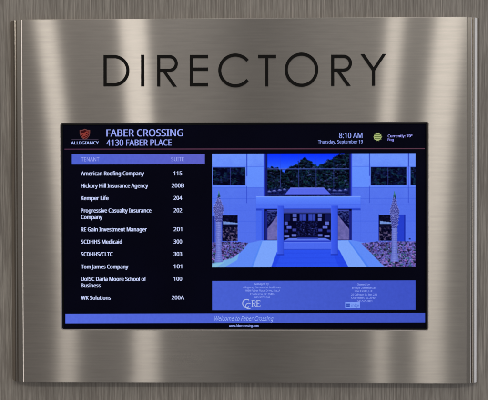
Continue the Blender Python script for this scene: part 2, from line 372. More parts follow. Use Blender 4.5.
# outlines of the display's humanist sans lettering, capital height = 1000: advance | x,y loop | x,y loop
GLYPHS = {}
for _ln in """,375|269,147 237,41 194,-74 148,-181 57,-181 85,-67 109,54 127,162 259,162
-451|56,321 56,430 395,430 395,321
.375|101,76 104,107 112,131 126,148 144,160 164,167 186,169 209,167 230,160 249,148 263,131 272,107 275,76 272,45 263,21 249,3 230,-10 209,-17 186,-20 164,-17 144,-10 126,3 112,21 104,45
/521|507,1000 134,0 14,0 387,1000
0801|732,501 730,423 724,351 714,284 700,224 680,170 656,123 627,82 592,48 553,21 507,2 456,-10 399,-14 329,-7 267,13 214,48 169,95 132,154 104,225 85,307 73,399 69,501 72,604 83,697 102,779 128,849 163,908 207,954 261,988 325,1009 399,1015 470,1009 532,988 585,954 631,908 668,849 696,779 716,697 728,604|192,501 194,415 201,339 212,273 229,217 250,172 278,137 312,111 352,96 399,91 446,96 487,111 520,136 548,171 570,216 587,272 599,339 606,415 608,501 606,588 599,664 587,729 570,784 548,830 520,865 487,890 446,905 399,910 352,905 312,890 278,865 250,830 229,784 212,729 201,664 194,588
1801|497,0 377,0 377,699 377,768 380,820 382,871 342,833 296,794 189,707 125,790 395,1000 497,1000
2801|728,0 67,0 67,102 329,367 457,501 488,540 514,579 535,617 550,656 559,697 562,741 556,792 540,833 513,866 477,890 434,904 385,909 339,906 296,898 257,884 144,814 78,896 165,957 267,999 305,1007 344,1012 385,1014 445,1010 498,1000 546,982 588,957 622,927 651,890 671,848 684,800 688,748 684,697 673,648 655,601 631,555 601,510 566,466 431,324 223,118 223,112 728,112
3801|690,766 688,723 679,685 665,650 646,619 622,593 593,570 560,552 523,537 483,527 483,521 557,506 616,481 662,445 695,400 715,346 721,284 717,229 703,177 681,130 649,88 607,52 555,24 493,3 421,-10 338,-14 192,-2 148,8 105,22 63,41 63,155 106,136 151,120 199,107 247,97 293,92 339,90 420,95 485,113 533,142 566,182 586,230 592,287 589,326 578,360 560,389 534,412 502,431 464,445 419,455 368,462 312,464 216,464 216,569 314,569 366,571 412,579 452,592 486,610 514,633 536,659 552,689 561,722 564,758 559,803 543,840 515,870 479,893 434,906 382,910 286,900 205,870 130,826 69,910 107,937 151,961 201,983 256,1000 316,1011 381,1014 477,1006 554,983 614,944 657,893 682,834
4801|773,227 627,227 627,0 508,0 508,227 29,227 29,332 500,1006 627,1006 627,338 773,338|508,653 509,719 511,776 513,827 515,874 510,874 482,817 450,765 150,338 508,338
5801|385,613 450,610 510,598 563,578 610,552 649,518 680,478 703,432 717,379 721,319 716,253 701,194 676,141 642,95 600,56 548,26 489,4 422,-10 347,-14 202,0 160,11 121,24 88,41 88,157 124,138 165,122 211,109 258,99 304,93 349,91 396,94 439,101 478,114 512,132 541,156 564,186 582,221 592,261 595,307 589,367 568,417 535,457 487,486 424,504 345,510 255,503 174,489 112,528 150,1000 651,1000 651,888 255,888 231,598 296,608
6801|77,427 89,598 99,653 113,706 130,757 152,805 179,849 211,890 249,926 293,956 342,981 399,999 463,1010 535,1014 600,1011 658,1001 658,896 602,909 538,913 477,910 423,899 377,881 337,857 303,827 275,793 253,754 235,711 221,664 200,508 209,508 262,569 285,585 311,599 340,611 372,619 407,624 445,626 501,622 552,610 597,590 638,563 671,528 699,487 719,438 731,383 735,322 731,256 718,196 696,143 666,96 630,58 586,27 536,4 480,-9 417,-14 371,-11 326,-2 284,13 245,33 209,61 176,94 147,133 123,179 103,232 89,291 80,356|416,90 471,96 519,115 559,146 589,191 607,250 613,322 608,381 592,432 565,473 528,505 479,523 420,529 378,526 340,517 305,502 275,482 250,459 229,433 214,404 205,376 202,346 215,255 256,172 275,149 298,129 323,112 351,100 382,92
7801|190,0 601,888 62,888 62,1000 732,1000 732,905 326,0
8801|399,1014 456,1011 507,1002 555,987 596,966 631,939 660,906 682,868 695,824 699,775 696,736 687,701 673,669 654,641 631,614 604,590 508,529 620,463 652,437 679,408 701,377 718,342 728,303 731,259 727,206 713,157 690,114 660,77 622,45 576,20 524,1 467,-10 403,-14 335,-10 274,0 221,18 175,43 137,73 107,110 86,153 73,201 69,255 72,299 81,338 97,374 119,406 144,435 174,461 276,522 187,586 162,611 141,638 124,668 111,701 103,737 101,776 105,825 118,868 140,905 169,938 205,965 246,986 293,1002 344,1011|189,254 195,208 212,167 241,132 282,106 335,89 401,84 463,89 515,106 557,132 587,168 605,210 611,258 608,289 599,318 585,344 565,368 541,390 512,410 401,464 378,472 275,415 249,393 228,370 211,345 199,317 191,287|398,915 349,910 307,898 271,877 243,849 227,813 221,770 224,738 232,709 246,683 264,661 286,641 312,624 405,577 492,623 516,641 537,662 554,684 567,710 574,738 577,770 572,813 555,849 528,877 492,898 448,910
9801|728,573 716,403 707,347 693,294 675,243 653,195 626,151 594,110 556,74 512,44 462,19 405,1 341,-10 269,-14 204,-11 143,0 143,105 202,92 266,87 328,90 382,101 428,119 467,143 501,172 529,207 552,245 570,288 584,335 604,490 595,490 542,431 519,415 493,401 464,389 432,381 396,376 357,374 302,378 252,390 207,410 166,437 133,471 106,513 86,561 74,615 70,676 74,743 88,803 110,857 140,904 177,942 221,973 272,996 328,1009 389,1014 436,1011 480,1002 522,987 562,965 598,938 630,905 659,865 683,819 702,768 717,709 725,644|389,910 335,904 288,885 247,853 216,808 198,750 192,678 197,618 213,567 239,526 276,495 324,477 384,471 427,474 465,483 500,498 530,518 556,541 576,567 592,596 601,624 604,654 590,744 550,828 531,851 509,871 483,888 455,900 423,908
:375|101,76 104,107 112,131 126,148 144,160 164,167 186,169 209,167 230,160 249,148 263,131 272,107 275,76 272,45 263,21 249,3 230,-10 209,-17 186,-20 164,-17 144,-10 126,3 112,21 104,45|101,675 104,707 112,732 126,749 144,761 164,768 186,770 209,768 230,761 249,749 263,732 272,707 275,675 272,645 263,620 249,602 230,590 209,582 186,580 164,582 144,590 126,602 112,620 104,645
A895|763,0 643,310 246,310 127,0 0,0 391,1004 504,1004 894,0|493,724 479,765 460,826 445,874 431,817 415,765 402,724 289,422 605,422
B910|422,1000 536,994 631,975 705,945 758,899 790,835 801,752 799,714 791,680 779,648 763,619 741,594 715,572 684,554 650,540 611,531 611,524 651,515 689,503 725,487 756,467 783,442 805,412 822,376 831,333 835,284 830,227 816,175 793,130 761,90 721,58 673,33 618,15 556,4 487,0 136,0 136,1000|447,574 524,579 582,593 623,616 650,648 666,688 671,738 664,788 645,827 613,856 566,876 504,888 427,892 262,892 262,574|262,469 262,106 464,106 543,112 605,129 648,158 677,196 695,242 700,294 698,328 690,359 677,387 658,411 633,431 600,447 560,460 511,467 454,469
C885|564,903 513,900 465,891 420,876 379,855 343,828 311,796 283,759 261,716 242,669 229,617 221,560 218,500 223,421 236,350 257,286 287,230 325,183 372,146 427,118 491,102 563,97 688,108 803,136 803,27 687,-4 545,-14 449,-7 364,14 290,49 227,97 176,157 137,228 108,310 91,401 85,501 89,575 99,644 117,709 141,768 172,823 209,871 253,913 303,949 360,977 423,998 491,1010 566,1014 617,1012 666,1007 714,999 760,987 803,972 842,955 791,849 688,887 649,896 608,901
D1022|937,510 930,404 909,310 875,228 827,159 768,102 696,57 613,26 519,6 415,0 136,0 136,1000 444,1000 540,994 628,975 706,944 774,901 831,846 877,779 910,701 930,611|804,506 799,589 784,662 760,724 726,776 683,818 631,851 570,874 502,888 426,892 262,892 262,108 398,108 522,119 623,152 702,208 759,286 793,385
E779|695,0 136,0 136,1000 695,1000 695,889 262,889 262,577 669,577 669,468 262,468 262,111 695,111
F727|262,0 136,0 136,1000 695,1000 695,889 262,889 262,535 668,535 668,424 262,424
G1020|570,528 916,528 916,38 752,-1 564,-14 466,-7 379,14 303,48 237,96 183,155 141,226 110,308 92,399 85,500 92,600 113,690 147,772 194,843 253,902 324,950 407,986 500,1007 604,1014 659,1012 712,1007 763,999 902,955 854,846 735,887 690,896 644,901 597,903 521,898 453,882 392,854 340,817 296,771 262,715 237,651 222,579 217,500 221,424 234,353 256,289 286,233 327,185 377,146 438,118 510,101 594,95 706,102 790,119 790,416 570,416
H1038|901,0 775,0 775,466 262,466 262,0 136,0 136,1000 262,1000 262,577 775,577 775,1000 901,1000
I475|417,0 56,0 56,73 174,99 174,899 56,927 56,1000 417,1000 417,927 300,899 300,99 417,73
J382|-6,-266 -64,-261 -109,-248 -109,-141 -62,-151 -8,-155 58,-141 78,-130 95,-113 109,-92 120,-66 127,-33 129,6 129,1000 255,1000 255,15 251,-45 241,-98 223,-144 198,-182 168,-212 132,-236 90,-253 45,-263
K867|867,0 718,0 364,478 262,388 262,0 136,0 136,1000 262,1000 262,507 347,602 434,697 704,1000 852,1000 455,564
L734|136,0 136,1000 262,1000 262,112 699,112 699,0
M1270|577,0 248,877 242,877 247,805 251,711 252,606 252,0 136,0 136,1000 322,1000 630,181 636,181 950,1000 1134,1000 1134,0 1010,0 1010,615 1011,712 1015,803 1020,875 1014,875 681,0
N1064|929,0 782,0 246,831 241,831 246,754 250,660 252,559 252,0 136,0 136,1000 282,1000 815,172 821,172 817,239 813,338 811,436 811,1000 929,1000
O1094|1008,501 1005,426 995,356 979,291 956,230 927,176 891,127 850,85 802,50 747,22 687,2 620,-10 548,-14 473,-10 404,2 343,23 289,51 240,86 199,128 164,176 135,231 113,291 98,357 89,428 85,503 91,601 108,691 136,772 175,843 226,902 289,951 364,987 450,1008 549,1015 644,1008 728,987 801,952 864,903 915,844 956,772 985,691 1003,601|218,501 222,421 234,349 254,284 281,228 317,182 362,144 415,117 477,101 548,95 619,101 681,117 733,144 777,182 813,228 840,284 860,349 871,421 875,501 867,618 840,717 797,798 735,857 652,893 549,905 478,899 415,883 362,856 317,820 281,773 254,718 234,654 222,581
P847|401,1000 519,991 615,966 686,923 736,865 766,792 776,706 774,665 767,626 756,588 739,551 717,517 689,486 655,458 614,435 566,415 511,401 448,392 377,389 262,389 262,0 136,0 136,1000|389,892 262,892 262,497 363,497 423,499 475,506 521,518 559,534 591,555 615,583 632,616 642,655 646,700 639,759 618,807 584,845 535,871 470,887
R871|412,1000 490,996 558,986 617,968 666,944 706,912 737,874 758,828 772,776 776,716 773,665 763,621 746,583 725,550 700,521 672,498 576,448 850,0 703,0 461,413 262,413 262,0 136,0 136,1000|405,891 262,891 262,520 412,520 486,525 545,541 590,568 621,605 639,653 646,710 643,751 634,786 620,815 599,839 573,858 541,873 502,883 457,889
S769|703,268 698,211 684,160 660,116 627,77 585,45 536,20 479,1 416,-10 346,-14 239,-8 146,8 71,34 71,154 197,113 247,103 299,97 352,95 398,97 440,104 476,115 507,130 532,148 552,171 566,197 574,225 577,256 575,287 568,315 556,339 539,361 515,382 484,401 342,462 229,513 199,532 172,553 148,576 129,600 113,627 100,655 91,687 86,721 84,759 89,810 102,855 125,896 155,931 193,960 237,983 288,1000 343,1011 403,1014 457,1012 507,1007 555,999 679,958 640,850 527,888 486,897 444,902 401,903 361,901 326,895 296,885 270,871 249,854 232,834 221,811 214,785 211,758 214,726 221,698 232,674 249,652 272,632 301,613 430,556 486,534 535,511 579,487 616,460 647,431 672,398 689,360 700,317
T779|452,0 326,0 326,889 14,889 14,1000 763,1000 763,889 452,889
U1024|896,353 892,286 878,224 854,166 821,114 779,70 726,34 664,7 590,-9 507,-14 393,-3 298,31 223,88 169,162 137,252 126,356 126,1000 252,1000 252,352 259,276 281,213 317,162 368,125 434,103 514,95 571,99 620,110 662,128 696,153 724,183 745,219 760,260 769,304 772,353 772,1000 896,1000
W1303|1284,1000 1018,0 891,0 696,655 679,716 664,775 652,823 646,853 641,823 630,775 616,715 598,651 409,0 282,0 17,1000 148,1000 304,389 319,326 333,264 343,206 352,151 361,209 373,270 388,333 405,396 581,1000 711,1000 895,392 913,327 929,263 940,204 950,151 961,225 978,305 999,391 1153,1000
Y793|396,508 657,1000 793,1000 459,388 459,0 333,0 333,382 0,1000 137,1000
a786|403,763 487,757 555,737 606,703 643,655 665,591 672,511 672,0 583,0 559,106 553,106 487,39 463,22 437,9 408,-1 301,-14 258,-11 217,-3 180,10 147,29 118,53 95,83 78,119 68,161 64,209 74,278 104,335 153,382 222,416 313,438 424,448 552,452 552,497 547,553 534,597 511,627 480,648 442,660 396,664 358,662 320,656 284,646 185,606 147,699 263,744 309,755 355,761|440,363 356,355 291,340 246,318 216,288 198,251 192,207 196,169 209,138 230,115 258,99 291,89 329,85 389,91 442,109 487,138 522,179 543,233 550,300 550,367
b861|242,805 240,716 235,651 242,651 266,681 296,708 331,731 371,749 420,760 475,763 562,752 637,720 700,666 747,590 775,494 784,375 780,294 767,222 746,160 717,107 680,63 637,29 588,5 534,-9 475,-14 420,-10 371,0 331,18 296,41 266,67 242,95 232,95 207,0 119,0 119,1064 242,1064|454,661 404,658 362,648 328,631 300,607 278,576 262,539 251,493 244,440 242,380 242,374 247,289 263,218 288,162 327,121 383,96 457,88 518,96 568,121 607,162 635,219 651,291 657,377 651,463 635,534 607,590 568,629 517,653
c672|420,-14 356,-9 297,4 243,27 195,59 154,101 121,153 97,215 82,288 77,371 82,458 98,533 123,597 158,649 200,692 249,724 304,747 364,760 429,765 539,753 626,724 588,622 510,646 426,657 378,653 337,643 301,625 271,600 247,568 228,529 215,484 207,432 204,373 207,316 215,265 228,220 247,181 271,150 300,125 334,107 374,96 419,92 527,105 613,136 613,27 530,-4
d861|385,-14 298,-3 223,29 161,83 114,159 86,256 77,374 86,492 115,590 162,666 224,721 299,754 387,765 424,763 458,758 489,750 564,710 619,654 627,654 623,708 619,765 619,1064 742,1064 742,0 643,0 625,101 619,101 564,43 488,1 457,-7 423,-12|405,88 476,95 532,117 572,153 599,204 615,270 620,350 620,373 615,459 600,530 574,588 535,629 478,654 403,662 343,654 293,627 254,583 227,525 210,454 204,371 210,288 227,219 254,162 293,121 343,96
e790|409,765 470,760 526,746 575,723 618,691 653,651 681,604 702,551 714,491 718,426 718,352 204,352 213,273 235,209 270,158 317,121 375,98 444,91 571,104 685,143 685,35 571,-2 438,-14 370,-9 307,5 250,29 199,63 157,106 123,159 97,221 82,291 77,370 82,448 95,519 118,581 150,636 188,681 235,717 287,744 345,759|408,664 353,658 306,639 268,607 239,564 218,512 207,450 590,450 587,491 581,528 570,562 555,591 535,616 511,637 481,652 447,661
f482|465,655 276,655 276,0 153,0 153,655 21,655 21,713 153,755 153,798 156,859 165,911 181,955 203,992 231,1021 265,1043 304,1059 347,1068 396,1071 478,1064 542,1046 510,950 458,964 398,971 360,966 330,952 306,929 289,897 279,853 276,800 276,751 465,751
g861|385,765 433,762 478,752 519,737 557,715 590,686 620,651 627,651 644,751 742,751 742,-13 738,-80 726,-139 706,-191 677,-235 641,-271 595,-300 541,-320 478,-332 406,-336 257,-324 136,-289 136,-175 173,-192 215,-207 261,-218 309,-227 360,-232 413,-234 473,-228 524,-209 565,-177 596,-135 614,-83 620,-22 620,7 622,55 625,99 619,99 591,64 558,36 522,14 481,-2 436,-11 387,-14 297,-3 221,31 159,88 113,165 86,261 77,374 86,485 113,580 159,659 221,718 296,753|402,661 362,657 326,646 295,627 268,602 245,569 228,529 215,483 207,431 204,373 210,287 227,217 256,160 295,120 345,95 405,87 441,88 474,93 503,102 528,113 551,129 570,148 586,171 599,198 609,228 622,345 622,374 619,438 612,493 599,539 580,577 556,608 527,632 491,648 449,658
h866|242,752 240,697 235,647 244,647 261,672 281,693 304,711 385,750 478,763 535,760 586,751 630,735 667,712 697,682 721,646 738,601 749,549 752,489 752,0 630,0 630,480 626,536 612,581 590,616 557,641 515,656 462,661 410,658 366,647 331,630 302,605 279,574 263,537 251,493 245,444 242,388 242,0 119,0 119,1064 242,1064
i361|242,751 242,0 119,0 119,751|182,1032 200,1030 217,1024 232,1013 244,998 251,978 254,954 251,930 244,910 232,895 217,884 200,878 182,875 163,878 145,884 130,895 119,910 112,930 109,954 112,978 119,998 130,1013 145,1024 163,1030
k748|241,508 239,450 235,387 241,387 266,419 300,461 331,497 570,751 714,751 410,430 735,0 587,0 326,350 241,276 241,0 119,0 119,1064 241,1064
l361|242,0 119,0 119,1064 242,1064
m1310|943,765 1020,757 1084,736 1133,700 1168,647 1189,577 1196,489 1196,0 1074,0 1074,483 1070,537 1058,582 1037,616 1008,641 969,656 922,661 856,654 804,633 765,598 739,550 724,488 718,415 718,0 597,0 597,483 595,520 589,553 580,582 567,606 550,626 529,641 505,652 476,659 443,661 396,658 356,647 324,630 297,605 277,575 261,538 251,495 244,445 242,389 242,0 119,0 119,751 218,751 237,648 244,648 261,673 280,695 302,714 378,752 465,765 520,761 568,751 610,734 645,710 673,678 695,639 702,639 730,678 764,710 805,734 849,751 895,761
n866|480,765 563,757 630,736 683,700 722,647 744,577 752,489 752,0 630,0 630,480 626,536 612,581 590,616 557,641 515,656 462,661 388,653 330,630 290,591 263,538 248,470 242,389 242,0 119,0 119,751 218,751 237,648 244,648 262,673 283,695 306,714 388,752
o847|772,377 769,317 761,261 747,211 729,165 705,124 677,88 645,57 608,32 567,12 521,-2 473,-11 422,-14 373,-11 328,-2 284,12 244,32 208,57 175,88 147,124 122,165 103,211 89,261 80,317 77,377 82,456 96,526 119,588 151,640 191,684 239,719 295,744 357,760 426,765 491,760 551,744 606,719 654,684 694,640 728,588 752,526 767,456|204,377 207,320 215,269 228,223 246,183 270,150 300,123 335,104 377,92 424,88 472,92 513,104 549,123 579,150 603,183 621,223 634,269 642,320 644,377 642,434 634,484 620,529 602,568 578,601 548,627 513,646 471,657 423,661 353,653 298,627 256,585 228,529 210,459
p861|476,765 563,754 637,722 700,668 747,593 775,496 784,377 780,296 767,225 746,162 717,108 681,64 638,30 589,6 535,-9 475,-14 438,-12 404,-7 373,1 296,41 242,95 234,95 239,35 242,-28 242,-336 119,-336 119,751 220,751 237,648 242,648 296,707 319,724 344,738 372,749 403,758 438,763|454,661 407,658 366,648 332,632 304,610 282,581 265,546 253,505 245,456 242,401 242,377 244,318 251,266 262,220 278,180 300,148 328,122 364,103 406,92 457,88 500,92 537,105 569,126 596,154 618,189 635,229 647,275 654,324 657,378 651,458 635,527 607,584 568,627 517,653
r578|469,765 515,763 557,756 542,643 502,650 461,653 432,651 405,645 378,634 353,621 330,604 308,583 289,560 273,534 260,504 250,472 244,438 242,401 242,0 119,0 119,751 220,751 234,613 239,613 297,690 320,711 346,729 374,744 404,756 436,762
s671|608,207 604,161 592,121 571,85 544,55 509,31 468,11 420,-3 367,-11 308,-14 173,-1 73,34 73,146 181,104 224,94 267,88 311,85 368,89 413,99 447,116 470,138 484,165 489,196 487,214 482,231 473,246 418,291 304,342 179,398 147,418 121,440 99,465 84,494 75,527 71,566 80,624 106,674 149,713 206,742 274,759 353,765 481,751 592,714 550,616 451,650 345,664 298,661 260,653 229,639 207,621 194,599 189,573 191,553 197,536 207,520 268,478 382,430 504,375 535,355 561,333 581,307 596,279 605,245
t506|370,87 427,92 475,102 475,8 419,-8 349,-14 311,-12 274,-5 240,6 209,23 182,47 160,77 143,115 132,162 129,218 129,655 22,655 22,714 130,763 179,923 252,923 252,751 469,751 469,655 252,655 252,221 256,180 267,146 285,120 309,101 337,90
u866|746,751 746,0 646,0 627,99 622,99 604,75 584,53 560,35 478,-2 384,-14 327,-11 277,-1 233,15 196,37 165,67 141,104 124,148 114,200 111,259 111,751 235,751 235,268 240,213 253,168 276,133 308,108 350,93 402,88 454,92 498,102 534,120 563,144 586,175 603,212 614,256 621,305 623,360 623,751
v711|284,0 0,751 132,751 291,308 315,239 338,167 352,109 357,109 373,168 397,241 420,308 580,751 711,751 426,0
w1101|604,424 587,482 572,537 560,585 552,623 546,623 539,585 527,536 513,481 496,423 361,1 221,1 15,752 143,752 246,352 268,270 285,191 296,127 301,127 311,169 323,223 337,279 352,329 485,752 619,752 748,329 768,261 787,190 798,129 804,129 814,188 833,267 854,352 959,752 1085,752 877,1 732,1
y714|1,751 133,751 296,324 321,251 343,183 359,119 364,119 391,211 429,325 581,751 714,751 391,-104 372,-148 351,-189 328,-226 303,-259 274,-286 242,-307 205,-323 164,-333 118,-336 59,-333 15,-325 15,-227 53,-232 98,-235 126,-234 151,-228 173,-219 193,-207 211,-191 227,-173 265,-102 304,-3
°599|300,584 257,587 218,596 183,611 152,632 126,657 105,687 89,721 80,758 77,798 80,839 89,877 104,911 125,941 151,966 181,987 217,1002 256,1011 300,1014 342,1011 381,1002 416,987 447,966 473,941 494,911 510,877 519,839 522,798 519,758 510,721 494,687 473,657 447,632 416,611 381,596 342,587|301,667 342,671 375,683 400,703 417,730 428,762 431,798 428,837 417,869 398,896 373,917 341,929 301,933 259,929 226,917 200,896 182,869 172,837 168,798 172,762 182,730 200,703 226,683 259,671""".split('\n'):
    _p = _ln[1:].split('|')
    GLYPHS[_ln[0]] = (int(_p[0])/1000, [[tuple(int(q)/1000 for q in pt.split(',')) for pt in lp.split()] for lp in _p[1:]])

def text(name, s, px0, px1, pyc, cap, m, bold=0., shear=0., z=.3, parent=None):
    """one line of screen lettering fitted between px0 and px1; cap = capital height in units"""
    cu = bpy.data.curves.new('lettering', 'CURVE'); cu.dimensions = '2D'; cu.fill_mode = 'BOTH'
    pen = 0.
    for ch in s:
        if ch == ' ': pen += .364; continue
        adv, loops = GLYPHS[ch]
        for lp in loops:
            sp = cu.splines.new('POLY'); sp.points.add(len(lp)-1); sp.use_cyclic_u = True
            for p, (x, y) in zip(sp.points, lp): p.co = (pen+x, y, 0, 1)
        pen += adv
    t = bpy.data.objects.new('lettering', cu); C.objects.link(t)
    dg = bpy.context.evaluated_depsgraph_get()
    me = bpy.data.meshes.new_from_object(t.evaluated_get(dg))
    bpy.data.objects.remove(t); bpy.data.curves.remove(cu)
    co = np.empty(len(me.vertices)*3); me.vertices.foreach_get('co', co); co = co.reshape(-1, 3)
    co[:, 0] += co[:, 1]*shear
    x0, x1 = co[:, 0].min(), co[:, 0].max()
    u0, v = pl(px0, pyc); u1, _ = pl(px1, pyc)
    kx = (u1-u0)/(x1-x0)
    # heavier weights: the outline is laid down again a hair to each side
    tri = [tuple(p.vertices) for p in me.polygons]; bpy.data.meshes.remove(me)
    shifts = [0.] if bold <= 0 else [0., -bold, bold]
    vs, fs = [], []
    for k, dx in enumerate(shifts):
        n0 = len(vs)
        for x, y, _ in co:
            vs.append(((u0+(x-x0+dx)*kx)*S, -(SZ+z+.02*k)*S, (v+(y-.5)*cap)*S))
        fs += [tuple(i+n0 for i in f) for f in tri]
    me = bpy.data.meshes.new(name); me.from_pydata(vs, [], fs); me.update()
    me.name = name; me.materials.clear(); me.materials.append(m)
    o = bpy.data.objects.new(name, me); C.objects.link(o); o.parent = parent or screen
    return o

TITLE = glow('title_violet', lin('97a5f6')); WHITE = glow('tenant_white', lin('c6d0fa'))
HEAD = glow('heading_lilac', lin('9aa2f2')); FINE = glow('fine_print', lin('8fa2f4')); CLOCK = glow('clock_blue', lin('8c9cec'))
LOGOT = glow('logo_white', lin('a4b6f4')); CAP = glow('caption_blue', lin('92a4f2'))
text('title_text', 'FABER CROSSING', 106.6, 183.6, 132.5, 7.0, TITLE, bold=.03)
text('title_text', '4130 FABER PLACE', 106.6, 172.0, 142.2, 6.0, TITLE, bold=.03)
text('heading_text', 'TENANT', 80.8, 99.2, 158.8, 4.1, HEAD, bold=.02)
text('heading_text', 'SUITE', 171.8, 184.6, 158.8, 4.1, HEAD, bold=.02)
rows = [('American Roofing Company', 144.3, 173., '115'), ('Hickory Hill Insurance Agency', 148.3, 185.2, '200B'),
        ('Kemper Life', 108.4, 197.6, '204'), ('Progressive Casualty Insurance', 151.6, 210.1, '202'), ('Company', 102.2, 216.6, None),
        ('RE Gain Investment Manager', 147.2, 229.0, '201'), ('SCDHHS Medicaid', 122., 241.4, '300'), ('SCDHHS/CLTC', 112.6, 253.8, '303'),
        ('Tom James Company', 128.3, 266.3, '101'), ('UofSC Darla Moore School of', 146.4, 278.7, '100'), ('Business', 100.5, 285.2, None),
        ('WK Solutions', 110.6, 297.6, '200A')]
for s, x1, y, su in rows:
    text('tenant_name', s, 80.8, x1, y, 3.95, WHITE, bold=.055)
    if su:
        w = {'200B': 6.2, '200A': 6.2}.get(su, 4.2)
        text('suite_number', su, 178.4-w, 178.4+w, y, 3.95, WHITE, bold=.04)
text('clock_text', '8:10 AM', 340., 363.2, 135.4, 5.3, CLOCK, bold=.03)
text('date_text', 'Thursday, September 19', 319.0, 363.6, 141.7, 3.3, CLOCK, bold=.02)
text('weather_text', 'Currently: 70°', 388.6, 413.0, 136.0, 2.6, glow('weather_lilac', lin('9c9cf4')), bold=.05)
text('weather_text', 'Fog', 388.6, 394.3, 139.7, 2.4, glow('weather_pale', lin('8c8cea')), bold=.06)
text('logo_text', 'ALLEGIANCY', 70.6, 98.6, 142.4, 2.9, LOGOT, bold=.05)
rect('logo_rule', 71.2, 138.7, 98.2, 139.1, glow('rule_grey', lin('43384e')))
text('welcome_text', 'Welcome to Faber Crossing', 215.4, 274.3, 318.6, 4.9, glow('welcome_text_blue', lin('98b0f8')), bold=.002, shear=.28)
text('web_address', 'www.fabercrossing.com', 229.8, 259.3, 325.9, 2.1, CAP, bold=.05)
for s, x0, x1, y in (('Managed by', 255.6, 269.6, 284.0), ('Allegiancy Commercial Real Estate', 244.0, 281.8, 287.5),
                     ('4030 Faber Place Drive, Ste. A', 245.8, 281., 290.8), ('Charleston, SC 29405', 251.0, 275.5, 294.2), ('843-557-1248', 255.4, 270.6, 297.4)):
    text('contact_text', s, x0, x1, y, 1.9, FINE, bold=.03)
for s, x0, x1, y in (('Owned by', 358.0, 370.6, 284.8), ('Bridge Commercial', 353.0, 376.0, 288.2), ('Real Estate, LLC', 355.6, 373.4, 291.5),
                     ('25 Calhoun St, Ste. 220', 352.0, 377.8, 295.0), ('Charleston, SC 29401', 352.2, 377.0, 298.3), ('843-555-9801', 358.0, 373.0, 301.6)):
    text('contact_text', s, x0, x1, y, 1.9, FINE, bold=.03)

# shield emblem
def shield():
    bm = bmesh.new()
    def P(x, y): return pl(79.3+x*10.6, 128.2+y*11.4)
    out = [(0, .10), (.25, .10), (.5, 0), (.75, .10), (1, .10), (1, .42), (.93, .62), (.76, .83), (.5, 1.), (.24, .83), (.07, .62), (0, .42)]
    inn = [(.5+(x-.5)*.80, .49+(y-.49)*.80) for x, y in out]
    prism(bm, [P(*p) for p in out], SZ+.06, SZ+.12, 0)
    prism(bm, [P(*p) for p in inn], SZ+.13, SZ+.18, 1)
    for a, b, c, d in (((.16, .56), (.16, .44), (.84, .20), (.84, .32)), ((.22, .74), (.2, .66), (.86, .40), (.84, .50)), ((.36, .86), (.30, .80), (.78, .58), (.70, .70))):
        prism(bm, [P(*q) for q in (a, b, c, d)], SZ+.2, SZ+.24, 2)
    # bolder slanted bar crossing the emblem
    prism(bm, [P(*q) for q in ((.26, .62), (.62, .22), (.74, .26), (.40, .68))], SZ+.25, SZ+.28, 2)
    return obj('shield_emblem', fix(bm), [glow('emblem_rim', lin('6e3c3c')), glow('emblem_dark', lin('3a0f14')), glow('emblem_red', lin('8e3a34'))], screen)
shield()

# weather emblem: pale green disc with darker bands
bm = bmesh.new()
prism(bm, [pl(378.5+3.9*math.cos(a), 136.9+3.7*math.sin(a)) for a in [i*math.pi/12 for i in range(24)]][::-1], SZ+.06, SZ+.12, 0)
for yy, w in ((134.6, 2.6), (136.6, 3.3), (138.6, 2.8)):
    prism(bm, [pl(378.5-w, yy+.35), pl(378.5+w, yy+.35), pl(378.5+w, yy-.35), pl(378.5-w, yy-.35)], SZ+.14, SZ+.18, 1)
for k in range(10):
    a = k*math.tau/10
    prism(bm, [pl(378.5+r_*math.cos(a+d), 136.9+r_*math.sin(a+d)) for r_, d in ((4.1, -.12), (4.1, .12), (4.9, 0))], SZ+.06, SZ+.12, 1)
obj('weather_icon', fix(bm), [glow('icon_green', lin('a9b878')), glow('icon_olive', lin('5c6f3c'))], screen)

# CCRE monogram in serif strokes
def monogram():
    bm = bmesh.new()
    def st(pts, w, k): stroke(bm, [pl(*p) for p in pts], w, SZ+.14, SZ+.2+k*.02)
    st(arc(247.4, 303.6, 3.9, -3.9, 55, 305, 20), .95, 0)
    st([(249.7, 300.2), (249.8, 301.6)], .5, 1)
    st(arc(249.4, 306.3, 2.9, -2.9, 50, 310, 18), .8, 2)
    for i, x in enumerate((253.2, 257.9)):
        st([(x, 300.7), (x, 306.9)], .95, 3); st([(x-.9, 306.8), (x+1., 306.8)], .35, 4); st([(x-.9, 300.8), (x+1., 300.8)], .35, 5)
    st([(253.4, 300.9), (254.8, 300.9)]+arc(254.8, 302.3, 1.5, -1.4, 85, -85, 8)+[(254.8, 303.7), (253.4, 303.7)], .5, 6)
    st([(254.4, 303.7), (256.6, 306.9)], .85, 7)
    st([(258., 300.8), (260.9, 300.8), (261., 301.9)], .45, 8); st([(258., 306.8), (260.9, 306.8), (261.2, 305.6)], .45, 9)
    st([(258.2, 303.7), (260.2, 303.7)], .45, 10)
    return obj('monogram', fix(bm), glow('monogram_pale', lin('a9b7e6')), screen)
monogram()
b = rect('logo_button', 346.2, 302.6, 360.8, 308.6, glow('button_blue', lin('7c9cf4')), z=.16)
bm = bmesh.new()
for x0, y0, x1, y1 in ((347.3, 304., 348.9, 305.3), (349.2, 304., 350.7, 305.3), (347.3, 305.7, 350.7, 307.2)):
    prism(bm, [pl(x0, y1), pl(x1, y1), pl(x1, y0), pl(x0, y0)], SZ+.2, SZ+.24)
obj('button_mark', fix(bm), glow('button_dark', lin('2a48b4')), screen)
text('button_text', 'Bridge', 351.8, 359.6, 305.7, 3.0, glow('button_ink', lin('4466cc')), bold=.01)

